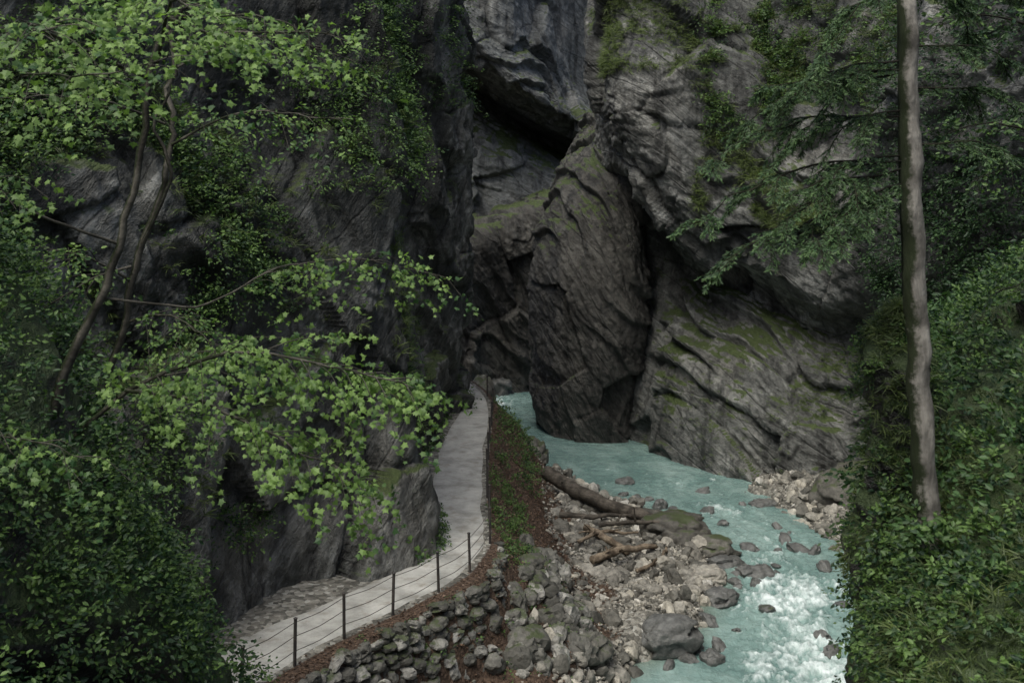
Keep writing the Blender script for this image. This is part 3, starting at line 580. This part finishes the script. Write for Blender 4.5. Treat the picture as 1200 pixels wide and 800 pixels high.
for a_,b_2,c_2 in [((-6.4,21.4,12.2),(-4.5,20.8,12.8),(-2.9,20.3,12.6)),((-6.5,21.6,13.6),(-4.6,22,14.3),(-3.0,22.6,13.9)),((-7.2,21.6,9.6),(-8.2,20,10.3),(-9.2,18.8,10.1)),((-6.6,21.6,12.6),(-8,19.6,13.0),(-9,18,12.8)),((-7.4,21.8,8.8),(-6,21,8.9),(-5.2,20,8.5)),((-7.2,21.5,9.9),(-8.4,20.4,9.2),(-9,19.6,8.8))]:
    branch_sprays(T,[a_,tuple((np.array(a_)+b_2)/2+[0,0,.15]),b_2,c_2],.03,1.3,14,.095,9,.42,.15,.3,acc)
T.build('trunk_and_limbs',BT,tr); leaves('leaves',*cat(acc),OVAL,LM,tr)
tr=empty('beech_tree'); T=Tubes()
T.add([(4.85,13,4.5),(4.80,13,6.4),(4.74,13,7.9),(4.64,13,9.6),(4.57,13,11.6),(4.52,13,13.5),(4.47,13,16),(4.5,13,19)],[.20,.165,.14,.128,.118,.11,.105,.10],sides=28,n=200,wob=.09,seed=4)
T.build('trunk',BK,tr,noise=.02,ns=4)
O=np.stack([4.82+rng.normal(size=130)*.3,12.6+rng.normal(size=130)*.25,rng.uniform(6.3,7.8,130)],-1)
A=sprays(O,rng.normal(size=O.shape)+[0,-.5,.6],np.full(130,.3),14,.07,.6,.3,(0,-.6,.5),.55); leaves('bank_undergrowth',*A,OVAL,LS)
tr=empty('spruce_tree'); T=Tubes(); SX=5.06
T.add([(5.22,14.6,7),(5.16,14.6,9.5),(5.08,14.6,12),(5.04,14.6,15),(5.02,14.6,20)],[.14,.13,.12,.11,.10],sides=14,n=60,wob=.04)
accN=[]; random.seed(3)
def needles(base0,d,l):
    kk=int(l/.008)+5; tt=rng.random(kk); base=base0+d*(l*tt)[:,None]-np.array([0,0,.12*l])*(tt**2)[:,None]
    s2=nrm(np.cross(d,UP)); sg2=np.where(rng.random(kk)<.5,-1,1)
    dd_=d+s2*sg2[:,None]*.8+rng.normal(size=(kk,3))*.3
    accN.append((base,dd_,np.tile([0,-.4,.8],(kk,1))+rng.normal(size=(kk,3))*.5,.03+.035*rng.random(kk),np.clip(.35+rng.normal(size=kk)*.18+.35*(tt>.65),0,1)))
def twigset(P,tg,i0,w,step=1):
    for i in range(i0,len(P),step):
        for sg in(-1,1):
            if random.random()<.2: continue
            sd=nrm(np.cross(tg[i],UP))*sg; d=nrm(tg[i]*.9+sd*.8+np.array([0,-.05,-.35])+rng.normal(size=3)*.2); l=w*(1.15-i/len(P))*random.uniform(.5,1.15)+.05
            T.add([P[i],P[i]+d*l*.5,P[i]+d*l-[0,0,.12*l]],[.005,.004,.002],sides=4,n=4); needles(P[i],d,l)
def bough(p0,p1,w,sag=.25):
    p0=np.array(p0);p1=np.array(p1); mid=(p0+p1)/2+[0,0,sag]
    P=T.add([p0,mid,p1],[.016,.012,.004],sides=5,n=24,wob=.15,seed=random.randint(0,9)); tg=nrm(np.gradient(P,axis=0)); L=np.linalg.norm(p1-p0)
    twigset(P,tg,3,w*.45,1)
    for q in range(7):
        i=random.randint(5,21); sg=random.choice((-1,1)); sd=nrm(np.cross(tg[i],UP))*sg
        d=nrm(tg[i]*.9+sd*random.uniform(.5,1)+np.array([0,-.1,random.uniform(-.6,.0)])); l=L*.42*(1.2-i/24)*random.uniform(.6,1.1)
        Q=T.add([P[i],P[i]+d*l*.5+[0,0,.04],P[i]+d*l-[0,0,.15*l]],[.010,.007,.003],sides=4,n=12); twigset(Q,nrm(np.gradient(Q,axis=0)),2,w*.4,1)
for p1,w in [((2.4,14.2,11.8),.6),((2.1,13.8,11.0),.6),((2.3,13.6,10.45),.6),((3.1,13.8,12.6),.6),((3.1,13.5,11.3),.6),((2.8,13.2,10.9),.5),((3.6,13.4,12.9),.55),((3.5,13.9,12.1),.6),((3.8,13.2,11.0),.5),((2.7,14.6,12.1),.5),((3.4,13.0,10.7),.5),((3.0,14.0,11.7),.6)]:
    bough((SX,14.6,p1[2]+.45+random.random()*.5),p1,w,random.uniform(.1,.4))
for k in range(6):
    a_=random.uniform(-.9,1.2); zz=random.uniform(12,15); bough((SX,14.6,zz),(SX+1.9*math.cos(a_),14.6+1.2*math.sin(a_),zz-.5),.5)
T.build('trunk_and_limbs',BD,tr); leaves('needles',*cat(accN),THIN,LN,tr)
tr=empty('hazel_shrub'); T=Tubes(); acc=[]; random.seed(12)
for k in range(9):
    zz=8.6+k*.75; y0=17+random.uniform(-2,3); x0=8.6+random.uniform(-.5,1)
    branch_sprays(T,[(x0+1,y0,zz-.8),(x0,y0-.3,zz),(x0-1.2,y0-.8,zz+.15),(x0-2.0,y0-1.2,zz-.1)],.025,1.1,9,.09,7,.45,.1,.3,acc)
T.add([(9.8,18,8),(9.6,18,12),(9.3,17.8,17)],[.09,.07,.04],sides=8)
T.build('limbs',BD,tr); leaves('leaves',*cat(acc),OVAL,LS,tr)
# ================================================================ LIGHT, SKY, CAMERA
w=bpy.data.worlds.new('World'); bpy.context.scene.world=w; w.use_nodes=True; nt=w.node_tree
sky=nt.nodes.new('ShaderNodeTexSky'); sky.sky_type='NISHITA'; sky.sun_disc=False
el,az=math.radians(62),math.radians(208)
sky.sun_elevation=el; sky.sun_rotation=az; sky.air_density=1.0; sky.dust_density=4.5
bg=nt.nodes['Background']; bg.inputs[1].default_value=.15; nt.links.new(sky.outputs[0],bg.inputs[0])
s=bpy.data.lights.new('sun','SUN'); s.energy=2.7; s.angle=math.radians(38); s.color=(.98,1,.92); so=link(bpy.data.objects.new('sun',s))
d=np.array([math.sin(az)*math.cos(el),math.cos(az)*math.cos(el),math.sin(el)])
from mathutils import Vector
so.rotation_euler=Vector(d).to_track_quat('Z','Y').to_euler()
cam=bpy.data.cameras.new('camera'); co=link(bpy.data.objects.new('camera',cam)); co.location=(0,0,11.6); co.rotation_euler=(math.radians(90),0,0)
cam.lens=40; cam.sensor_width=36; cam.shift_y=-.161; cam.clip_end=500; cam.clip_start=.1
cam.dof.use_dof=True; cam.dof.focus_distance=42; cam.dof.aperture_fstop=2.8
bpy.context.scene.camera=co
sc=bpy.context.scene; sc.view_settings.view_transform='Standard'; sc.view_settings.look='None'; sc.view_settings.exposure=0
